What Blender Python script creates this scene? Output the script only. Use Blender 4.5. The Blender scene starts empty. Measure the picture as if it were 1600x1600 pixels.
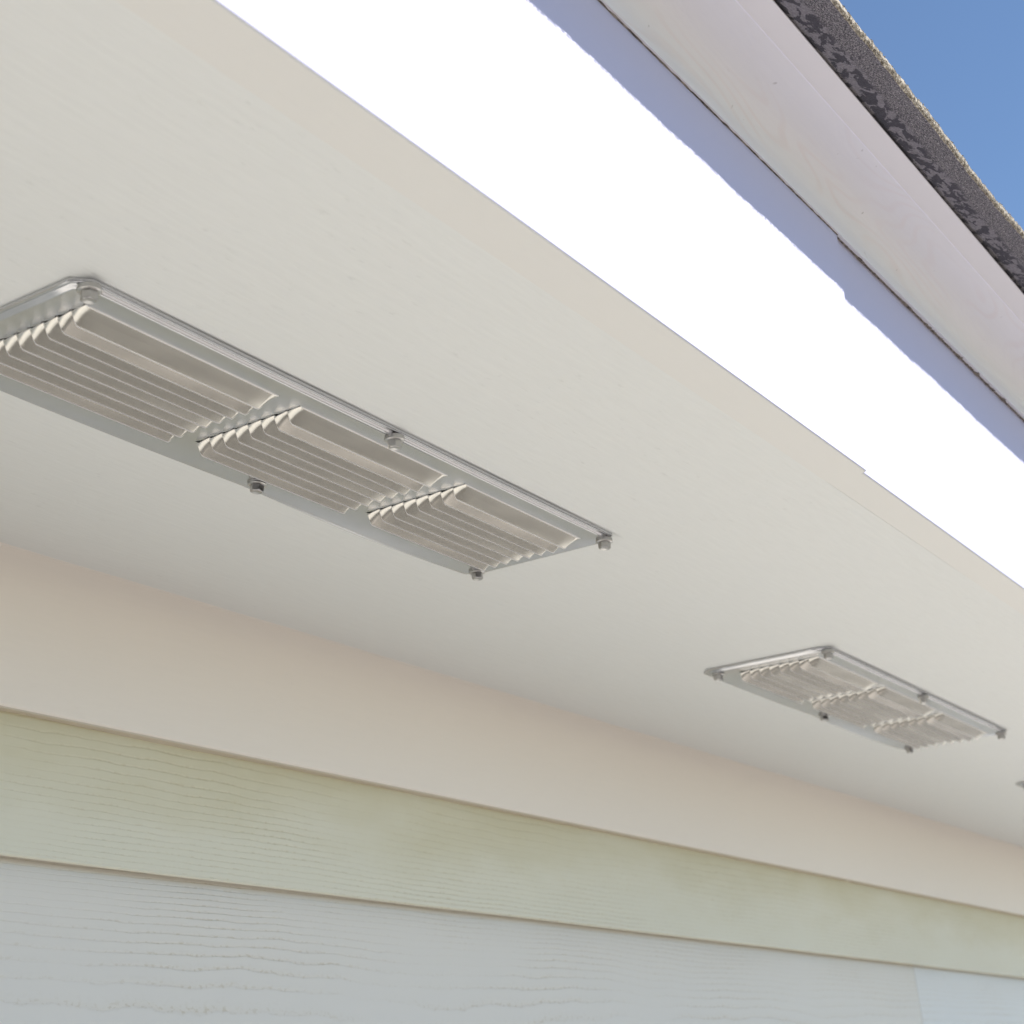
import bpy, bmesh, math, random
from mathutils import Vector, Matrix, noise
random.seed(7)
SC = bpy.context.scene
COL = SC.collection

# ---------------------------------------------------------------- camera
SOFF = 2.60                 # height of the soffit underside above the ground (m)
HC = 0.3071                 # camera is this far below the soffit
CZ = SOFF - HC
cam_d = bpy.data.cameras.new('camera'); cam = bpy.data.objects.new('camera', cam_d); COL.objects.link(cam)
Rv = Vector((0.5625235, -0.82574056, -0.04147102)); Uv = Vector((-0.26289418, -0.22619847, 0.93793438))
Fv = Vector((0.78387114, 0.51670764, 0.34432434))
m = Matrix.Identity(4)
for i in range(3):
    m[i][0] = Rv[i]; m[i][1] = Uv[i]; m[i][2] = -Fv[i]
m[2][3] = CZ
cam.matrix_world = m
cam_d.sensor_width = 36.0; cam_d.lens = 2522.1 / 1600 * 36
cam_d.clip_start = 0.02; cam_d.clip_end = 5000
cam_d.dof.use_dof = True; cam_d.dof.focus_distance = 0.80; cam_d.dof.aperture_fstop = 20.0
SC.camera = cam

# ---------------------------------------------------------------- world, sun, exposure
SUNV = Vector((0.22, -1.0, 0.815)).normalized()      # towards the sun
elev = math.asin(SUNV.z); azim = math.atan2(SUNV.x, SUNV.y)
W = bpy.data.worlds.new('World'); SC.world = W; W.use_nodes = True
wn = W.node_tree.nodes; wl = W.node_tree.links
sky = wn.new('ShaderNodeTexSky'); sky.sky_type = 'NISHITA'; sky.sun_disc = False
sky.sun_elevation = elev; sky.sun_rotation = azim
sky.altitude = 300; sky.air_density = 1.0; sky.dust_density = 0.0; sky.ozone_density = 3.0
bg = wn['Background']; bg.inputs['Strength'].default_value = 0.13
wl.new(sky.outputs['Color'], bg.inputs['Color'])
sd = bpy.data.lights.new('sun', 'SUN'); sd.energy = 4.7; sd.angle = math.radians(0.5); sd.color = (1.0, 0.965, 0.92)
so = bpy.data.objects.new('sun', sd); COL.objects.link(so)
so.rotation_euler = SUNV.to_track_quat('Z', 'Y').to_euler(); so.location = (0, -5, 8)
SC.view_settings.view_transform = 'Standard'; SC.view_settings.look = 'None'
SC.view_settings.gamma = 1; SC.view_settings.use_curve_mapping = False
SC.view_settings.exposure = 0.55

# ---------------------------------------------------------------- material helpers
class NT:
    def __init__(s, name):
        s.m = bpy.data.materials.new(name); s.m.use_nodes = True
        s.t = s.m.node_tree; s.n = s.t.nodes; s.l = s.t.links
        s.b = s.n['Principled BSDF']
        s.tc = s.n.new('ShaderNodeTexCoord')
    def new(s, t, **k):
        n = s.n.new(t)
        for a, v in k.items(): setattr(n, a, v)
        return n
    def lk(s, a, b): s.l.new(a, b)
    def mapping(s, scale, loc=(0, 0, 0), rot=(0, 0, 0), src=None):
        n = s.new('ShaderNodeMapping'); n.inputs['Scale'].default_value = scale
        n.inputs['Location'].default_value = loc; n.inputs['Rotation'].default_value = rot
        s.lk(src or s.tc.outputs['Object'], n.inputs['Vector']); return n.outputs[0]
    def noise(s, vec, scale, detail=4, rough=.5, dist=0):
        n = s.new('ShaderNodeTexNoise'); n.inputs['Scale'].default_value = scale; n.inputs['Detail'].default_value = detail
        n.inputs['Roughness'].default_value = rough; n.inputs['Distortion'].default_value = dist
        s.lk(vec, n.inputs['Vector']); return n.outputs['Fac']
    def ramp(s, fac, stops, interp='LINEAR'):
        n = s.new('ShaderNodeValToRGB'); n.color_ramp.interpolation = interp
        e = n.color_ramp.elements
        while len(e) < len(stops): e.new(.5)
        for i, (p, c) in enumerate(stops):
            e[i].position = p; e[i].color = c if len(c) == 4 else (*c, 1)
        s.lk(fac, n.inputs['Fac']); return n.outputs['Color']
    def math(s, op, a, b=None, clamp=False):
        n = s.new('ShaderNodeMath', operation=op, use_clamp=clamp)
        for i, v in enumerate((a, b)):
            if v is None: continue
            if isinstance(v, (int, float)): n.inputs[i].default_value = v
            else: s.lk(v, n.inputs[i])
        return n.outputs[0]
    def mix(s, fac, a, b, blend='MIX'):
        n = s.new('ShaderNodeMix', data_type='RGBA', blend_type=blend)
        for sock, v in ((n.inputs[0], fac), (n.inputs[6], a), (n.inputs[7], b)):
            if isinstance(v, (int, float)): sock.default_value = v
            elif isinstance(v, tuple): sock.default_value = v if len(v) == 4 else (*v, 1)
            else: s.lk(v, sock)
        return n.outputs[2]
    def bump(s, h, dist, strength=1.0, normal=None):
        n = s.new('ShaderNodeBump'); n.inputs['Distance'].default_value = dist; n.inputs['Strength'].default_value = strength
        s.lk(h, n.inputs['Height'])
        if normal: s.lk(normal, n.inputs['Normal'])
        return n.outputs[0]
    def out(s, color=None, rough=.5, normal=None, metal=0, spec=.5):
        for k, v in (('Base Color', color), ('Roughness', rough), ('Normal', normal), ('Metallic', metal), ('Specular IOR Level', spec)):
            if v is None: continue
            i = s.b.inputs[k]
            if isinstance(v, (int, float)): i.default_value = v
            elif isinstance(v, tuple): i.default_value = (*v, 1)
            else: s.lk(v, i)
        return s.m

def paint(name, base, streak=.5, flecks=.5, rough=.42, grain_dist=.00025, big=.05):
    """brushed exterior paint: faint fibres along the board, a few dark flecks"""
    t = NT(name)
    v1 = t.mapping((40, 420, 420)); f1 = t.noise(v1, 1.0, 5, .6)
    v2 = t.mapping((90, 330, 330), loc=(3, 1, 2)); f2 = t.noise(v2, 1.0, 3, .55)
    v3 = t.mapping((5, 9, 9)); f3 = t.noise(v3, 1.0, 4, .5)
    fl = t.ramp(f2, [(.63, (0, 0, 0)), (.74, (1, 1, 1))])
    v4 = t.mapping((7, 12, 12), loc=(5, 5, 5)); gate = t.ramp(t.noise(v4, 1, 2), [(.42, (0, 0, 0)), (.6, (1, 1, 1))])
    fl = t.mix(1.0, fl, gate, 'MULTIPLY')
    c = t.mix(t.math('MULTIPLY', t.ramp(f1, [(.3, (0, 0, 0)), (.7, (1, 1, 1))]), .10 * streak), base, tuple(x * .6 for x in base))
    c = t.mix(t.math('MULTIPLY', f3, big * 2), c, tuple(x * y for x, y in zip(base, (.86, .84, .78))))
    c = t.mix(t.math('MULTIPLY', fl, .13 * flecks), c, tuple(x * .35 for x in base))
    h = t.math('SUBTRACT', f1, t.math('MULTIPLY', fl, .3))
    n = t.bump(h, grain_dist * streak)
    return t.out(c, rough, n, spec=.4)

WHITE = (.80, .775, .735)
M = {}
M['soffit'] = paint('painted_soffit_panel', (.725, .74, .728), 1.0, 1.0, .5, .0003)
M['frieze'] = paint('painted_frieze', (.88, .805, .72), .35, .25, .45, .0002)
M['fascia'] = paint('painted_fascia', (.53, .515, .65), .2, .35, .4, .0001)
M['trim'] = paint('painted_trim_strip', (.71, .705, .68), .25, .3, .45, .0002)
M['caulk'] = paint('painted_caulk', (.78, .73, .66), .3, .2, .5, .0002)

def crown_mat():
    t = NT('painted_pine_moulding')
    base = (.765, .74, .73)
    v = t.mapping((3.5, 26, 26)); n0 = t.noise(v, 1.0, 2, .4, .4)
    rings = t.math('SINE', t.math('MULTIPLY', n0, 150.0))
    fine = t.noise(t.mapping((25, 700, 700)), 1.0, 3)
    gate = t.ramp(t.noise(t.mapping((5, 30, 30), loc=(9, 2, 4)), 1, 2), [(.42, (0, 0, 0)), (.62, (1, 1, 1))])
    r = t.ramp(rings, [(.1, (0, 0, 0)), (.95, (1, 1, 1))])
    c = t.mix(t.math('MULTIPLY', t.mix(1., r, gate, 'MULTIPLY'), .22), base, (.70, .56, .51))
    c = t.mix(t.math('MULTIPLY', fine, .10), c, (.55, .52, .5))
    sp = t.ramp(t.noise(t.mapping((160, 160, 160)), 1., 1), [(.76, (0, 0, 0)), (.80, (1, 1, 1))])
    c = t.mix(t.math('MULTIPLY', sp, .5), c, (.3, .26, .22))
    n = t.bump(t.math('ADD', t.math('MULTIPLY', r, .4), fine), .00012)
    return t.out(c, .38, n)
M['crown'] = crown_mat()

def drip_mat():
    t = NT('painted_drip_edge')
    v = t.noise(t.mapping((60, 60, 60)), 1, 3)
    c = t.mix(t.math('MULTIPLY', v, .1), (.84, .81, .83), (.70, .67, .68))
    return t.out(c, .34, t.bump(v, .0001))
M['drip'] = drip_mat()

def grime_mat():
    t = NT('dark_gap_grime')
    v = t.noise(t.mapping((300, 300, 300)), 1, 4)
    return t.out(t.ramp(v, [(.35, (.06, .048, .038)), (.70, (.34, .29, .24))]), .9, t.bump(v, .0003))
M['grime'] = grime_mat()

def siding_mat(name, base, seed, lines, cathedral):
    """fibre-cement board embossed with cedar grain"""
    t = NT(name)
    sep = t.new('ShaderNodeSeparateXYZ'); t.lk(t.tc.outputs['Object'], sep.inputs[0])
    slow = t.noise(t.mapping((2.6, 0, 7), loc=(seed, 0, seed)), 1.0, 2, .45)
    med = t.noise(t.mapping((17, 0, 30), loc=(seed, 0, 0)), 1.0, 3, .55)
    jag = t.noise(t.mapping((120, 0, 160)), 1.0, 3, .6)
    zz = t.math('DIVIDE', t.math('SUBTRACT', sep.outputs['Z'], SOFF + (-.176 if seed < 4 else -.354)), .085 if seed < 4 else .18)
    if seed < 4:
        ph = t.math('SUBTRACT', t.math('MULTIPLY', zz, 27.0), t.math('MULTIPLY', t.math('MULTIPLY', zz, zz), 8.0))
    else:
        z2 = t.math('MULTIPLY', zz, zz); ph = t.math('MULTIPLY', t.math('MULTIPLY', z2, z2), lines)
    ph = t.math('ADD', ph, t.math('MULTIPLY', sep.outputs['X'], 1.1 if seed < 4 else .0))
    ph = t.math('ADD', ph, t.math('MULTIPLY', slow, cathedral))
    ph = t.math('ADD', ph, t.math('MULTIPLY', med, 1.0))
    ph = t.math('ADD', ph, t.math('MULTIPLY', jag, .18))
    fr = t.math('FRACT', ph)
    # a sharp groove with a soft ramp on one side
    groove = t.ramp(fr, [(0.0, (1, 1, 1)), (.07, (.75, .75, .75)), (.2, (.18, .18, .18)), (.55, (0, 0, 0)), (.90, (.0, .0, .0)), (1.0, (1, 1, 1))])
    stren = t.ramp(t.noise(t.mapping((6, 0, 18), loc=(2, 0, seed)), 1.0, 3), [(.34, (.10, .10, .10)), (.64, (1, 1, 1))])
    g = t.mix(1.0, groove, stren, 'MULTIPLY')
    pits = t.ramp(t.noise(t.mapping((260, 0, 420)), 1., 2), [(.52, (0, 0, 0)), (.62, (1, 1, 1))])
    dirt = t.mix(1.0, g, pits, 'MULTIPLY')
    grain = t.noise(t.mapping((350, 350, 350)), 1., 3)
    c = t.mix(t.math('MULTIPLY', g, .21), base, (base[0] * .80, base[1] * .72, base[2] * .58))
    c = t.mix(t.math('MULTIPLY', dirt, .42), c, (base[0] * .60, base[1] * .50, base[2] * .30))
    blot = t.noise(t.mapping((9, 0, 14)), 1., 4)
    c = t.mix(t.math('MULTIPLY', blot, .12), c, (base[0] * .82, base[1] * .86, base[2] * .84))
    if seed < 4:      # yellow-brown blotches, plus olive shade and bounce under the frieze painted in
        sn = t.noise(t.mapping((7, 0, 22), loc=(1, 0, 3)), 1., 4, .55)
        mk = t.math('ADD', t.math('MULTIPLY', zz, 1.0), t.math('MULTIPLY', t.math('SUBTRACT', sn, .5), 1.5))
        mk = t.ramp(mk, [(.30, (0, 0, 0)), (1.0, (1, 1, 1))])
        c = t.mix(t.math('MULTIPLY', mk, .62), c, (.58, .52, .32))
    h = t.math('ADD', t.math('MULTIPLY', g, -1.0), t.math('MULTIPLY', grain, .16))
    n = t.bump(h, .00022)
    return t.out(c, .45, n, spec=.45)
SB = (.75, .70, .625)
M['siding_a'] = siding_mat('cedar_grain_siding_upper', (.74, .70, .56), 1.7, 95.0, 3.8)  # same paint as the lower boards; olive cast of bounced light put in
M['siding_b'] = siding_mat('cedar_grain_siding_lower', SB, 4.3, 15.0, 4.6)
M['siding_c'] = siding_mat('cedar_grain_siding_joint', (.75, .735, .70), 8.1, 15.0, 3.4)

def alu(name, base, rough, scratch=True, dist=.00012):
    t = NT(name)
    st = t.noise(t.mapping((14, 700, 700)), 1.0, 3, .6)
    mo = t.noise(t.mapping((60, 60, 60)), 1.0, 4, .6)
    wob = t.noise(t.mapping((9, 30, 30)), 1.0, 2, .5)
    c = t.mix(mo, base, tuple(x * .88 for x in base))
    r = t.math('ADD', t.math('MULTIPLY', st, .06), rough - .03)
    h = t.math('ADD', t.math('MULTIPLY', st, .05), t.math('MULTIPLY', wob, 6.0 if scratch else 1.0))
    return t.out(c, r, t.bump(h, dist), metal=1.0)
M['plate'] = alu('mill_aluminium_plate', (.63, .63, .645), .25)
M['louver'] = alu('satin_aluminium_louver', (.66, .64, .595), .21)
M['rim'] = alu('cut_edge_glint', (.95, .93, .90), .45)  # near-white, hardly metallic: paints bright glint lines on the louver edges
M['rim'].node_tree.nodes['Principled BSDF'].inputs['Metallic'].default_value = .25
M['screw'] = alu('zinc_screw', (.52, .51, .50), .30, False, .0002)

def dark_mat():
    t = NT('attic_timber')
    return t.out((.05, .035, .025), .9)
M['dark'] = dark_mat()

def shingle_under():
    t = NT('shingle_underside')
    n1 = t.noise(t.mapping((95, 170, 170), rot=(0, 0, .5)), 1.0, 4, .62, .6)
    patch = t.ramp(n1, [(.49, (.055, .051, .058)), (.52, (.20, .185, .19))])
    sp = t.ramp(t.noise(t.mapping((1500, 1500, 1500)), 1.0, 2), [(.40, (.045, .042, .045)), (.60, (.24, .22, .22)), (.72, (.42, .39, .36))])
    sep = t.new('ShaderNodeSeparateXYZ'); t.lk(t.tc.outputs['Object'], sep.inputs[0])
    edge = t.noise(t.mapping((30, 30, 30)), 1.0, 3)
    yy = t.math('ADD', sep.outputs['Y'], t.math('MULTIPLY', edge, .010))
    f = t.ramp(t.math('MULTIPLY', t.math('SUBTRACT', yy, .2265), 300.0), [(.0, (0, 0, 0)), (1, (1, 1, 1))])
    c = t.mix(f, sp, patch)
    c = t.mix(.35, c, t.mix(1.0, c, t.ramp(t.noise(t.mapping((900, 900, 900)), 1., 2), [(.35, (.5, .5, .5)), (.65, (1.6, 1.6, 1.6))]), 'MULTIPLY'))
    h = t.noise(t.mapping((1100, 1100, 1100)), 1.0, 2)
    return t.out(c, .85, t.bump(h, .0009))
M['under'] = shingle_under()
def granule_mat():
    t = NT('shingle_granules')
    n = t.noise(t.mapping((520, 520, 520)), 1.0, 1)
    c = t.ramp(n, [(.30, (.09, .07, .045)), (.5, (.26, .215, .155)), (.68, (.44, .39, .32))])
    return t.out(c, .8, t.bump(t.noise(t.mapping((1200, 1200, 1200)), 1., 2), .0006))
M['granule'] = granule_mat()

def lawn_mat():
    t = NT('dark_dry_earth')
    a = t.noise(t.mapping((.3, .3, .3)), 1.0, 5, .6); b = t.noise(t.mapping((25, 25, 25)), 1.0, 4, .6)
    c = t.mix(a, (.12, .105, .08), (.15, .13, .10)); c = t.mix(t.math('MULTIPLY', b, .5), c, (.05, .048, .035))
    return t.out(c, .95, t.bump(b, .02))
M['lawn'] = lawn_mat()
def ground_mat():
    t = NT('pale_concrete')
    a = t.noise(t.mapping((.5, .5, .5)), 1.0, 5, .6); b = t.noise(t.mapping((30, 30, 30)), 1.0, 4, .6)
    c = t.mix(a, (.545, .50, .445), (.49, .445, .39)); c = t.mix(t.math('MULTIPLY', b, .35), c, (.42, .37, .31))
    return t.out(c, .95, t.bump(b, .01))
M['ground'] = ground_mat()
def dark_strip_mat():
    t = NT('dark_strip_brown')  # colour of the unseen strip added for louver reflections
    b = t.noise(t.mapping((45, 45, 45)), 1.0, 5, .7)
    return t.out(t.ramp(b, [(.3, (.06, .055, .045)), (.7, (.21, .195, .165))]), .95, t.bump(b, .02))
M['dark_strip'] = dark_strip_mat()

# ---------------------------------------------------------------- object helpers
def obj(name, bm_or_me, mats, parent=None, smooth=False):
    if isinstance(bm_or_me, bmesh.types.BMesh):
        me = bpy.data.meshes.new(name); bm_or_me.normal_update(); bm_or_me.to_mesh(me); bm_or_me.free()
    else: me = bm_or_me
    if not isinstance(mats, (list, tuple)): mats = [mats]
    if not me.materials:
        for x in mats: me.materials.append(x)
    if smooth:
        for p in me.polygons: p.use_smooth = True
    o = bpy.data.objects.new(name, me); COL.objects.link(o)
    if parent: o.parent = parent
    return o
def empty(name, loc, label, cat, group=None, rz=0):
    o = bpy.data.objects.new(name, None); COL.objects.link(o); o.location = loc; o.rotation_euler = (0, 0, rz)
    o.empty_display_size = .05
    o['label'] = label; o['category'] = cat
    if group: o['group'] = group
    return o
def sweep(sections, close=True, caps=True, mat_of=None):
    """sections: list of equal-length point rings, joined into a skin"""
    bm = bmesh.new(); rings = [[bm.verts.new(p) for p in s] for s in sections]
    n = len(rings[0])
    for a, b in zip(rings, rings[1:]):
        for i in range(n if close else n - 1):
            j = (i + 1) % n
            f = bm.faces.new((a[i], a[j], b[j], b[i]))
            if mat_of: f.material_index = mat_of(i)
    if caps and close:
        bm.faces.new(rings[0][::-1]); bm.faces.new(rings[-1])
    bmesh.ops.recalc_face_normals(bm, faces=bm.faces)
    return bm
def bevel(o, w, seg=2, ang=30):
    b = o.modifiers.new('bevel', 'BEVEL'); b.width = w; b.segments = seg; b.limit_method = 'ANGLE'; b.angle_limit = math.radians(ang)
    b.harden_normals = False
    return o
def nz(x, y=0., z=0.): return noise.noise(Vector((x, y, z)))

X0, X1 = -3.0, 7.5            # the stretch of eave that is built
S = SOFF

# ---------------------------------------------------------------- ground
bm = bmesh.new()
bmesh.ops.create_grid(bm, x_segments=8, y_segments=8, size=1500)
g = obj('ground', bm, M['lawn']); g['kind'] = 'structure'
bm = bmesh.new()
bmesh.ops.create_cube(bm, size=1.0, matrix=Matrix.Translation((2.25, -2.4, .03)) @ Matrix.Diagonal((15.5, 4.8, .06, 1)))
o = obj('bounce_slab', bm, M['ground']); o['kind'] = 'structure'  # unseen pale slab, sized to bounce light onto soffit and frieze

bm = bmesh.new()
bmesh.ops.create_cube(bm, size=1.0, matrix=Matrix.Translation((2.25, .338, .02)) @ Matrix.Diagonal((15.5, .675, .04, 1)))
o = obj('added_dark_strip', bm, M['dark_strip']); o['kind'] = 'structure'  # unseen dark strip added to give the louvers dark reflections

# ---------------------------------------------------------------- house
house = empty('house', (2.25, 1.5, 0), 'pale green lap-sided house seen at its white eave with fascia, soffit and shingle edge', 'house')
house_inv = Matrix.Translation((-2.25, -1.5, 0))
def hpart(name, bm, mats, smooth=False):
    o = obj(name, bm, mats, house, smooth)
    o.matrix_parent_inverse = house_inv
    return o

yw = lambda x: .708 - .0161 * (x - .552)         # face of the frieze in plan
zG = lambda x: S - .0917 - .0022 * (x - .55)      # foot of the frieze
zH = lambda x: S - .1710 - .0040 * (x - .555)     # foot of the upper siding board
xs_lin = lambda a, b, n: [a + (b - a) * i / n for i in range(n + 1)]

# soffit panels with the three vent openings cut through them
VC = [(.5705, .4895, 0.0), (1.287, .4945, math.radians(-.5)), (1.969, .471, math.radians(-.4))]
VL, VW = .4040, .1060
def soffit_panel(xa, xb, holes):
    th = .008; ya = .30525; yb_ = .735
    bx = sorted({xa, xb} | {h[0] for h in holes} | {h[1] for h in holes})
    by = sorted({ya, yb_} | {h[2] for h in holes} | {h[3] for h in holes})
    bm = bmesh.new(); V = {}
    def v(x, y, z):
        k = (round(x, 5), round(y, 5), z)
        if k not in V: V[k] = bm.verts.new((x, y, S + z))
        return V[k]
    def solid(i, j):
        if not (0 <= i < len(bx) - 1 and 0 <= j < len(by) - 1): return False
        cx = (bx[i] + bx[i + 1]) / 2; cy = (by[j] + by[j + 1]) / 2
        return not any(h[0] < cx < h[1] and h[2] < cy < h[3] for h in holes)
    for i in range(len(bx) - 1):
        for j in range(len(by) - 1):
            if not solid(i, j): continue
            a, b, c, d = bx[i], bx[i + 1], by[j], by[j + 1]
            bm.faces.new((v(a, c, 0), v(a, d, 0), v(b, d, 0), v(b, c, 0)))
            bm.faces.new((v(a, c, th), v(b, c, th), v(b, d, th), v(a, d, th)))
            for (di, dj, p, q) in ((-1, 0, (a, c), (a, d)), (1, 0, (b, c), (b, d)), (0, -1, (a, c), (b, c)), (0, 1, (a, d), (b, d))):
                if not solid(i + di, j + dj):
                    bm.faces.new((v(*p, 0), v(*q, 0), v(*q, th), v(*p, th)))
    bmesh.ops.recalc_face_normals(bm, faces=bm.faces)
    return bm
def hole(c): return (c[0] - .190, c[0] + .188, c[1] - .041, c[1] + .041)
hpart('soffit_panel', soffit_panel(X0, 2.44 * 1.0, [hole(c) for c in VC]), M['soffit'])
hpart('soffit_panel', soffit_panel(2.4425, X1, []), M['soffit'])

# fascia: two lengths meeting in a butt joint, the left one a touch proud
def fascia(xa, xb, dy, dz):
    secs = []
    n = max(2, int((xb - xa) / .05))
    for x in xs_lin(xa, xb, n):
        w = .0003 * nz(x * 2.1, 3.3); y0 = .2832 + dy + w; y1 = .3052
        z0 = S + dz + .0003 * nz(x * 3.0, 9); z1 = S + .185
        r = .0007
        secs.append([(x, y0, z0 + .0004), (x, y0, z1), (x, y0 + .0014, z1), (x, y0 + .0014, z0 + .0004)])
    return sweep(secs)
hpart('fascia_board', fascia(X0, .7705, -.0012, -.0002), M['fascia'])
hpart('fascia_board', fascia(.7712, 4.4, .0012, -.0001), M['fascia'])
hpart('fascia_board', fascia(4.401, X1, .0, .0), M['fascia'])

# wooden edge behind the fascia cover, seen from below as a narrow cream strip
def strip(xa, xb, dy, dz):
    secs = []
    for x in xs_lin(xa, xb, max(2, int((xb - xa) / .05))):
        z0 = S + dz + .0003 * nz(x * 3.0, 9)
        secs.append([(x, .2836 + dy, z0), (x, .2841 + dy, z0 - .0003), (x, .3052, z0), (x, .3052, S + .18), (x, .2850 + dy, S + .18), (x, .2850 + dy, z0 + .0003), (x, .2836 + dy, z0 + .0003)])
    return sweep(secs)
hpart('soffit_trim', strip(X0, .7707, -.0012, -.0001), M['trim'])
hpart('soffit_trim', strip(.7709, X1, .0012, .0), M['trim'])

# dirty joint between fascia and crown moulding
secs = []
for x in xs_lin(-.3, 2.4, 1350):
    a = .0009 * nz(x * 90, 1.) + .0007 * nz(x * 300, 2.) + .0009 * max(0, nz(x * 45, 5.))
    yo = .2812 + .0006 * nz(x * 160, 8.)
    zb = S + (.1422 if x < .771 else .1430) - max(0, a) * (1.5 if x > .9 else .8)
    secs.append([(x, .2850, zb + .0004), (x, .2836, zb + .0002), (x, yo, zb), (x, yo - .0004, S + .1436), (x, .2850, S + .1436)])
hpart('caulk_line', sweep(secs), M['grime'])

# crown moulding: thin foot, long cove; the cove wanders a little as hand-sanded wood does
def crown(xa, xb, step):
    secs = []
    n = int((xb - xa) / step)
    for x in xs_lin(xa, xb, n):
        und = nz(x * 5.2, 1.1) * .6 + nz(x * 11, 4.1) * .4
        pc = Vector((.2797, .1432)); pk = Vector((.2458, .1652))
        w = .0002 * nz(x * 25, 3)
        ring = [(x, .2830, S + .1432), (x, .2818, S + .1424 + w), (x, .2800, S + .1422 + w), (x, pc.x, S + pc.y)]
        # cove from near-vertical at the foot to near-horizontal at the top
        for i in range(1, 18):
            t_ = i / 18
            p = pc.lerp(pk, t_)
            nrm = Vector((.55, .83)).normalized()
            sag = (math.sin(math.pi * t_ ** (.66 + .28 * und)) * .0104) + und * .0024 * math.sin(math.pi * t_)
            p = p + nrm * sag
            ring.append((x, p.x, S + p.y))
        ring += [(x, pk.x, S + pk.y), (x, pk.x - .0004, S + pk.y + .0006), (x, .2440, S + .1760), (x, .2830, S + .1760)]
        secs.append(ring)
    return sweep(secs)
def auto_smooth(o, deg=35):
    for p in o.data.polygons: p.use_smooth = True
    o.data.set_sharp_from_angle(angle=math.radians(deg))
o = hpart('crown_moulding', crown(-.5, 2.6, .01), M['crown']); auto_smooth(o, 30)
o = hpart('crown_moulding', crown(2.602, X1, .1), M['crown']); auto_smooth(o, 30)
o = hpart('crown_moulding', crown(X0, -.502, .1), M['crown']); auto_smooth(o, 30)
# drip edge: thin painted metal face over the top of the moulding
secs = []
for x in xs_lin(X0, X1, 420):
    w = .00025 * nz(x * 3, 2)
    secs.append([(x, .2455, S + .1656 + w), (x, .2458 , S + .1650 + w), (x, .2450, S + .1649 + w), (x, .2442, S + .1657 + w), (x, .2350, S + .1717), (x, .2351, S + .1727), (x, .2436, S + .1744), (x, .2440, S + .1700)])
o = hpart('drip_edge', sweep(secs), M['drip']); auto_smooth(o, 40)

# roof deck rising inwards, and the shingles at its foot
PIT = .33
def roofz(y): return S + .1742 + PIT * (y - .235)
bm = sweep([[(x, .2460, roofz(.246) + .0003), (x, 3.2, roofz(3.2)), (x, 3.2, roofz(3.2) + .012), (x, .2460, roofz(.246) + .0123)] for x in (X0, X1)])
hpart('roof_deck', bm, M['dark'])

def shingle_mesh(xa, xb, yf, lift, seed, step, depth=.33, granules=0, th=.0058, rag=1.0):
    secs = []
    n = max(2, int((xb - xa) / step)); xs = xs_lin(xa + .0002, xb - .0002, n)
    ends = []
    for x in xs:
        e = yf + rag * (.0009 * nz(x * 22, seed) + .0005 * nz(x * 95, seed + 2) + .0003 * nz(x * 320, seed + 5))
        t = th * (1 + .30 * nz(x * 60, seed + 7) + .22 * nz(x * 260, seed + 9))
        sg = .0016 * nz(x * 7, seed + 3)
        z = lambda y: roofz(y) + lift + sg
        yb_ = yf + depth
        ys = [e + .0012, e + .0045, e + .010, e + .018, e + .03, yb_]
        ring = [(x, y, z(y) + .0003 * nz(x * 200, y * 400, seed)) for y in ys]
        ring += [(x, yb_, z(yb_) + th), (x, e + .006, z(e) + t + PIT * .006), (x, e + .0015, z(e) + t), (x, e - .0004, z(e) + t * .7), (x, e - .0002 + .0006 * nz(x * 410, 1), z(e) + t * .35)]
        secs.append(ring); ends.append((x, e, z(e), t))
    bm = sweep(secs, mat_of=lambda i: 0 if i in (0, 1, 2, 3, 4) else 1)
    if granules:
        R = random.Random(seed)
        for _ in range(granules):
            x, e, z0, t = ends[R.randrange(len(ends))]
            x += R.uniform(-step, step); s = R.uniform(.0003, .0006)
            k = R.random()
            if k < .75: y = e + R.uniform(-.0001, .0005); zz = z0 + R.uniform(.02, .93) * t
            else: y = e + R.uniform(.0025, .012); zz = z0 + t + PIT * (y - e)
            vs = []
            for d in ((1, 0, 0), (-1, 0, 0), (0, 1, 0), (0, -1, 0), (0, 0, 1), (0, 0, -1)):
                q = s * R.uniform(.6, 1.3)
                vs.append(bm.verts.new((x + d[0] * q, y + d[1] * q, zz + d[2] * q)))
            for a, b, c in ((0, 2, 4), (2, 1, 4), (1, 3, 4), (3, 0, 4), (2, 0, 5), (1, 2, 5), (3, 1, 5), (0, 3, 5)):
                f = bm.faces.new((vs[a], vs[b], vs[c])); f.material_index = 1
    return bm
# starter shingles (their undersides and raw edges show) then three courses above
starts = [-3.0, -2.4, -1.7, -.70, .30, 1.30, 2.62, 3.62, 4.62, 5.62, 6.62, 7.5]
for i, (a, b) in enumerate(zip(starts, starts[1:])):
    near = a == .30
    hpart('shingle', shingle_mesh(a, b, .2092 + (.0012 if i % 2 else 0), 0.0, 3 + i * 1.7, .0012 if near else .02, granules=9000 if near else 0), [M['under'], M['granule']])
for k in range(1, 9):
    yf = .2092 + (0.004 if k == 1 else .143 * (k - 1))
    off = [.20, .81, .52][k % 3]
    x = X0 - off
    while x < X1:
        a = max(x, X0); b = min(x + 1.0, X1)
        if b - a > .05:
            near = k == 1 and b > .3 and a < 1.9
            hpart('shingle', shingle_mesh(a, b, yf, .0044 * min(k, 2) + (0.0 if k == 1 else .002 + .0), 40 + k * 7 + x, .0015 if near else .04, granules=5000 if near else 0, th=.0040, depth=.30), [M['under'], M['granule']])
        x += 1.0

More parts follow.
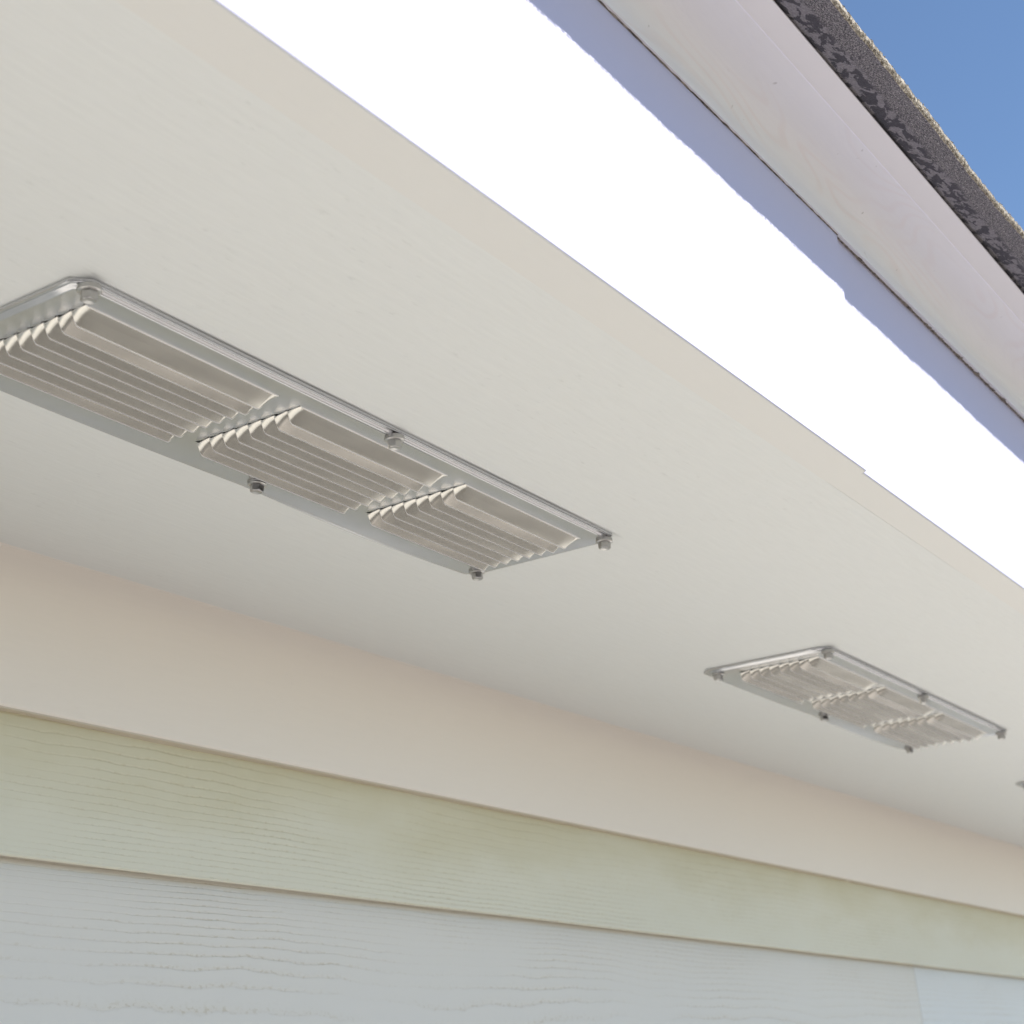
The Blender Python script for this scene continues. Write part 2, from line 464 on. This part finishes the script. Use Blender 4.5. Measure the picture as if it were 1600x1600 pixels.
# frieze board
secs = []
for x in xs_lin(X0, X1, 210):
    y = yw(x) + .0004 * nz(x * 2, 5); r = .0015
    secs.append([(x, y, S + .004), (x, y, zG(x) + r), (x, y + r * .4, zG(x) + r * .3), (x, y + r, zG(x) + .0003 * nz(x * 9, 1)), (x, y + .019, zG(x)), (x, y + .019, S + .004)])
o = hpart('frieze_board', sweep(secs), M['frieze'])
# caulk fillet where frieze meets soffit
secs = []
for x in xs_lin(X0, X1, 700):
    w = .0022 + .0008 * nz(x * 6, 2) + .0012 * nz(x * 21, 7); h = .0020 + .0008 * nz(x * 7, 12) + .001 * nz(x * 25, 3)
    y = yw(x)
    secs.append([(x, y + .002, S + .002)] + [(x, y + .0002 - w * (1 - math.sin(a)), S + .0002 - h * (1 - math.cos(a))) for a in [i * math.pi / 12 for i in range(7)]] + [(x, y + .002, S - h)])
o = hpart('caulk_shade_bead', sweep(secs), M['caulk']); auto_smooth(o, 50)
# tan strip along the frieze foot: shaded underside and dirt painted in
M['lap'] = paint('shaded_lap_underside', (.34, .31, .18), .3, .6, .7, .0003)  # dark olive paints the shade under each siding lap
M['foot_shade'] = paint('shaded_dirty_foot', (.62, .55, .45), .3, .6, .7, .0003)
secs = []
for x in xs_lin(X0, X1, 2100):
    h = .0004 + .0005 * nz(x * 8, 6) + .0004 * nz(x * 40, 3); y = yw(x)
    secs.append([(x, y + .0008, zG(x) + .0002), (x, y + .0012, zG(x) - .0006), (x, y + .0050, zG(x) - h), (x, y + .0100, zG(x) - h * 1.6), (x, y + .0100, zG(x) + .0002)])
o = hpart('caulk_shade_bead', sweep(secs), M['foot_shade']); auto_smooth(o, 60)

# lap siding: one board per course, split at butt joints
def siding(xa, xb, ztop, zbot, mat, dy=0, step=.25):
    secs = []
    for x in xs_lin(xa, xb, max(2, int((xb - xa) / step))):
        yb = yw(x) + .0038 + dy            # outer face at the foot of the board
        zt = ztop(x); zb = zbot(x)
        lean = .0108 * min(1.0, (zt - zb) / .19)
        r = .0012; jz = .0003 * nz(x * 8, zb * 3)
        secs.append([(x, yb + lean, zt), (x, yb, zb + r + jz), (x, yb + r * .4, zb + r * .35 + jz), (x, yb + r, zb + jz), (x, yb + .0102, zb + jz + .0028), (x, yb + lean + .008, zt)])
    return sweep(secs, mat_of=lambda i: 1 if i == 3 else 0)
hpart('siding_board', siding(X0, X1, lambda x: zG(x) + .02, zH, M['siding_a'], 0, .05), [M['siding_a'], M['lap']])
EXPO = .178
lap0 = zH
jx = [1.862, 3.9, .2, 4.8, 2.9, 1.1, 5.2]
for k in range(15):
    top = (lambda x, k=k: zH(x) - k * EXPO + .022); bot = (lambda x, k=k: zH(x) - (k + 1) * EXPO)
    if bot(0) < .12: break
    j = jx[k % len(jx)]
    hpart('siding_board', siding(X0, j - .0001, top, bot, None, 0, .05 if k == 0 else .5), [M['siding_b'], M['lap']])
    hpart('siding_board', siding(j + .0001, X1, top, bot, None, -.0004, .05 if k == 0 else .5), [M['siding_c'] if k == 0 else M['siding_b'], M['lap']])
# sheathing and foundation behind the boards
bm = sweep([[(x, yw(x) + .027, .0), (x, yw(x) + .027, S + .3), (x, yw(x) + .12, S + .3), (x, yw(x) + .12, .0)] for x in (X0, X1)])
hpart('wall', bm, M['dark'])
bm = sweep([[(x, yw(x) + .004, -.2), (x, yw(x) + .004, .13), (x, yw(x) + .026, .13), (x, yw(x) + .026, -.2)] for x in (X0, X1)])
hpart('foundation', bm, M['ground'])
# gable ends close the eave and the roof space
for x in (X0 - .02, X1 + .001):
    bm = sweep([[(a, .24, S), (a, 3.2, S - .4), (a, 3.2, roofz(3.2)), (a, .24, roofz(.24))] for a in (x, x + .019)])
    hpart('gable_board', bm, M['fascia'])
bm = sweep([[(x, 3.2, 0), (x, 3.22, 0), (x, 3.22, roofz(3.2)), (x, 3.2, roofz(3.2))] for x in (X0, X1)])
hpart('wall', bm, M['dark'])

# ---------------------------------------------------------------- soffit vents
PZ = -.0030           # plane of the stamped plate below the soffit
SECX = [-.1870, -.0590, .0700]; SECL = .1145
HY0, HP = -.0385, .0082                # first hinge line, louver pitch
NL = 8
def plate_mesh():
    bm = bmesh.new()
    hl, hw = VL / 2, VW / 2
    # ring profile: (inset, z)
    prof = [(0, -.0002), (0, -.0014), (.0004, -.0020), (.0010, -.0021), (.0016, -.0018), (.0021, -.0019), (.0027, -.0025), (.0034, -.0031), (.0041, -.0032), (.0050, PZ)]
    ch = .0065
    def ring(ins, z):
        a, b = hl - ins, hw - ins; c = max(.0015, ch - ins * .6)
        pts = []
        N = 40
        # start at lower-left, walk counter-clockwise; y<0 is the outer edge
        for i in range(N + 1):
            u = -a + c + (2 * a - 2 * c) * i / N
            pts.append((u, -b))
        for i in range(9): pts.append((a, -b + c + (2 * b - 2 * c) * i / 8))
        for i in range(N + 1):
            u = a - c - (2 * a - 2 * c) * i / N
            pts.append((u, b))
        for i in range(9): pts.append((-a, b - c - (2 * b - 2 * c) * i / 8))
        out = []
        for (x, y) in pts:
            s = 0
            if y > hw - .012:      # inner flange sags between the screws
                s = -.0022 * abs(math.sin(math.pi * (x / (hl - .006)))) * (1.0 if x > 0 else .35) * ((y - (hw - .012)) / .012)
            if y < -hw + .012:
                s = -.0004 * abs(math.sin(math.pi * (x / (hl - .006))))
            out.append(bm.verts.new((x, y, z + s)))
        return out
    rings = [ring(i, z) for i, z in prof]
    n = len(rings[0])
    for a, b in zip(rings, rings[1:]):
        for i in range(n):
            bm.faces.new((a[i], b[i], b[(i + 1) % n], a[(i + 1) % n]))
    # flat field with the three openings, as strips joined to the last ring by a filled face
    inner = rings[-1]
    he = []
    edges = []
    for i in range(n):
        e = bm.edges.get((inner[i], inner[(i + 1) % n])); edges.append(e)
    y0 = HY0 - .0002; y1 = HY0 + NL * HP + .0004
    for sx in SECX:
        r = .0022
        loop = []
        pts = []
        def arc(cx, cy, a0):
            for k in range(4):
                a = math.radians(a0 + k * 30); pts.append((cx + r * math.cos(a), cy + r * math.sin(a)))
        xa, xb = sx, sx + SECL
        # long sides straight, short sides lightly scalloped, one bite per louver
        for k in range(NL):
            ya = y0 + (y1 - y0) * k / NL; yb_ = y0 + (y1 - y0) * (k + 1) / NL
            for q in (0, .33, .66): pts.append((xa + .0010 * math.sin(math.pi * q), ya + (yb_ - ya) * q))
        pts.append((xa, y1))
        for k in range(NL, 0, -1):
            ya = y0 + (y1 - y0) * k / NL; yb_ = y0 + (y1 - y0) * (k - 1) / NL
            for q in (0, .33, .66): pts.append((xb - .0006 * math.sin(math.pi * q), ya + (yb_ - ya) * q))
        pts.append((xb, y0))
        vs = [bm.verts.new((x, y, PZ)) for x, y in pts]
        vb = [bm.verts.new((x, y, PZ + .0006)) for x, y in pts]
        for i in range(len(vs)):
            j = (i + 1) % len(vs)
            edges.append(bm.edges.new((vs[i], vs[j])))
            bm.faces.new((vs[i], vs[j], vb[j], vb[i]))
    bmesh.ops.triangle_fill(bm, use_beauty=True, use_dissolve=False, edges=edges, normal=(0, 0, -1))
    bmesh.ops.recalc_face_normals(bm, faces=bm.faces)
    me = bpy.data.meshes.new('vent_plate'); bm.to_mesh(me); bm.free()
    me.materials.append(M['plate'])
    for p in me.polygons: p.use_smooth = True
    me.set_sharp_from_angle(angle=math.radians(40))
    return me
def louver_mesh():
    """lanced hood: hinged along its outer long side, free edge hanging on the wall side, ends scooped"""
    bm = bmesh.new(); L = SECL - .0012; D = .0046; T = .00038
    ts = [0, .02, .06, .12, .2, .32, .46, .62, .8, 1.0]; e = .0045
    us = [q * e for q in ts] + [e + (L - 2 * e) * i / 12 for i in range(1, 12)] + [L - q * e for q in reversed(ts)]
    def pt(u, s, off):
        q = min(u, L - u) / e
        end = math.sin(math.pi / 2 * min(1, q))
        if s < 0: y, z = -.0002, 0.0                       # top of the little step at the hinge
        elif s > 1: y, z = HP + .0008, -D - .00055      # lip added to the free edge for its bright line
        else:
            y = s * (HP + .0003) + .0002; z = -.0004 - (D - .0004) * s
        return (u, y - .0006 * (1 - end) * max(0, s), z * (.04 + .96 * end) + off)
    ss = [-1] + [i / 7 for i in range(8)] + [2]
    A = [[bm.verts.new(pt(u, s, -T * .5)) for s in ss] for u in us]
    B = [[bm.verts.new(pt(u, s, T * .5)) for s in ss] for u in us]
    for i in range(len(us) - 1):
        for j in range(len(ss) - 1):
            f = bm.faces.new((A[i][j], A[i][j + 1], A[i + 1][j + 1], A[i + 1][j])); f.smooth = j not in (0, len(ss) - 2); f.material_index = 0 if f.smooth else 1
            f = bm.faces.new((B[i][j], B[i + 1][j], B[i + 1][j + 1], B[i][j + 1])); f.smooth = True
        for j in (0, -1):
            f = bm.faces.new((A[i][j], A[i + 1][j], B[i + 1][j], B[i][j])); f.material_index = 1
    for i in (0, -1):
        for j in range(len(ss) - 1):
            f = bm.faces.new((A[i][j], A[i][j + 1], B[i][j + 1], B[i][j])); f.material_index = 1
    bmesh.ops.recalc_face_normals(bm, faces=bm.faces)
    me = bpy.data.meshes.new('louver'); bm.to_mesh(me); bm.free()
    me.materials.append(M['louver']); me.materials.append(M['rim'])
    me.set_sharp_from_angle(angle=math.radians(14))
    return me
def screw_mesh(part):
    bm = bmesh.new()
    if part == 'washer':
        prof = [(0, 0), (.0046, .0012), (.0050, -.0004), (.0049, -.0010), (.0043, -.0013), (.0026, -.0014)]; n = 28
        rings = [[bm.verts.new((r * math.cos(2 * math.pi * i / n), r * math.sin(2 * math.pi * i / n), z)) for i in range(n)] for r, z in prof[1:]]
    else:
        n = 24
        def hexr(a, R, rd):   # rounded hexagon radius
            k = math.cos(math.pi / 6) / math.cos((a % (math.pi / 3)) - math.pi / 6)
            return R * (k * (1 - rd) + rd)
        prof = [(.0036, 0.0, .0), (.0036, -.0030, .05), (.0034, -.0037, .25), (.0029, -.0041, .8), (.0022, -.0040, 1), (.0012, -.0036, 1)]
        rings = [[bm.verts.new((hexr(2 * math.pi * i / n, R, rd) * math.cos(2 * math.pi * i / n), hexr(2 * math.pi * i / n, R, rd) * math.sin(2 * math.pi * i / n), z)) for i in range(n)] for R, z, rd in prof]
    for a, b in zip(rings, rings[1:]):
        for i in range(n): bm.faces.new((a[i], a[(i + 1) % n], b[(i + 1) % n], b[i]))
    bm.faces.new(rings[0]); bm.faces.new(rings[-1])
    bmesh.ops.recalc_face_normals(bm, faces=bm.faces)
    me = bpy.data.meshes.new(part); bm.to_mesh(me); bm.free(); me.materials.append(M['screw'])
    for p in me.polygons: p.use_smooth = True
    me.set_sharp_from_angle(angle=math.radians(38))
    return me
SCREWS = [(-.1945, -.0500), (-.0015, -.0485), (.1955, -.0475), (-.1940, .0420), (-.0005, .0415), (.1930, .0410)]
def make_vent():
    t = empty('soffit_vent', (0, 0, 0), '', 'vent', 'aluminium louvered vents screwed along the soffit')
    obj('plate', plate_mesh(), [], t)
    lm = louver_mesh(); R = random.Random(5)
    for sx in SECX:
        for k in range(NL):
            o = obj('louver', lm, [], t); o.location = (sx + .0007, HY0 + k * HP, PZ - .0001)
            o.rotation_euler = ((-.035, -.13, -.085, -.075, -.07, -.085, -.11, -.14)[k] + R.uniform(-.008, .008), 0, R.uniform(-.0008, .0008))
    hm = screw_mesh('screw_head'); wm = screw_mesh('washer')
    for i, (x, y) in enumerate(SCREWS):
        o = obj('screw', hm, [], t); o.location = (x, y, PZ - .0015)
        o.rotation_euler = (R.uniform(-.06, .06), R.uniform(-.06, .06), R.uniform(0, 6))
        w = obj('washer', wm, [], o); w.location = (0, 0, .0010)
    return t
vent = make_vent()
def copy_tree(o, parent=None):
    c = o.copy(); COL.objects.link(c); c.parent = parent
    for ch in list(o.children): copy_tree(ch, c)
    return c
vents = [vent, copy_tree(vent), copy_tree(vent)]
labels = ['large sharply focused aluminium louvered vent screwed to the soffit, nearest of the three',
          'aluminium soffit vent farther along the eave, slightly blurred and whole in view',
          'distant soffit vent mostly cut off at the right edge above the frieze']
for v, c, l in zip(vents, VC, labels):
    v.location = (c[0], c[1], S); v.rotation_euler = (0, 0, c[2]); v['label'] = l
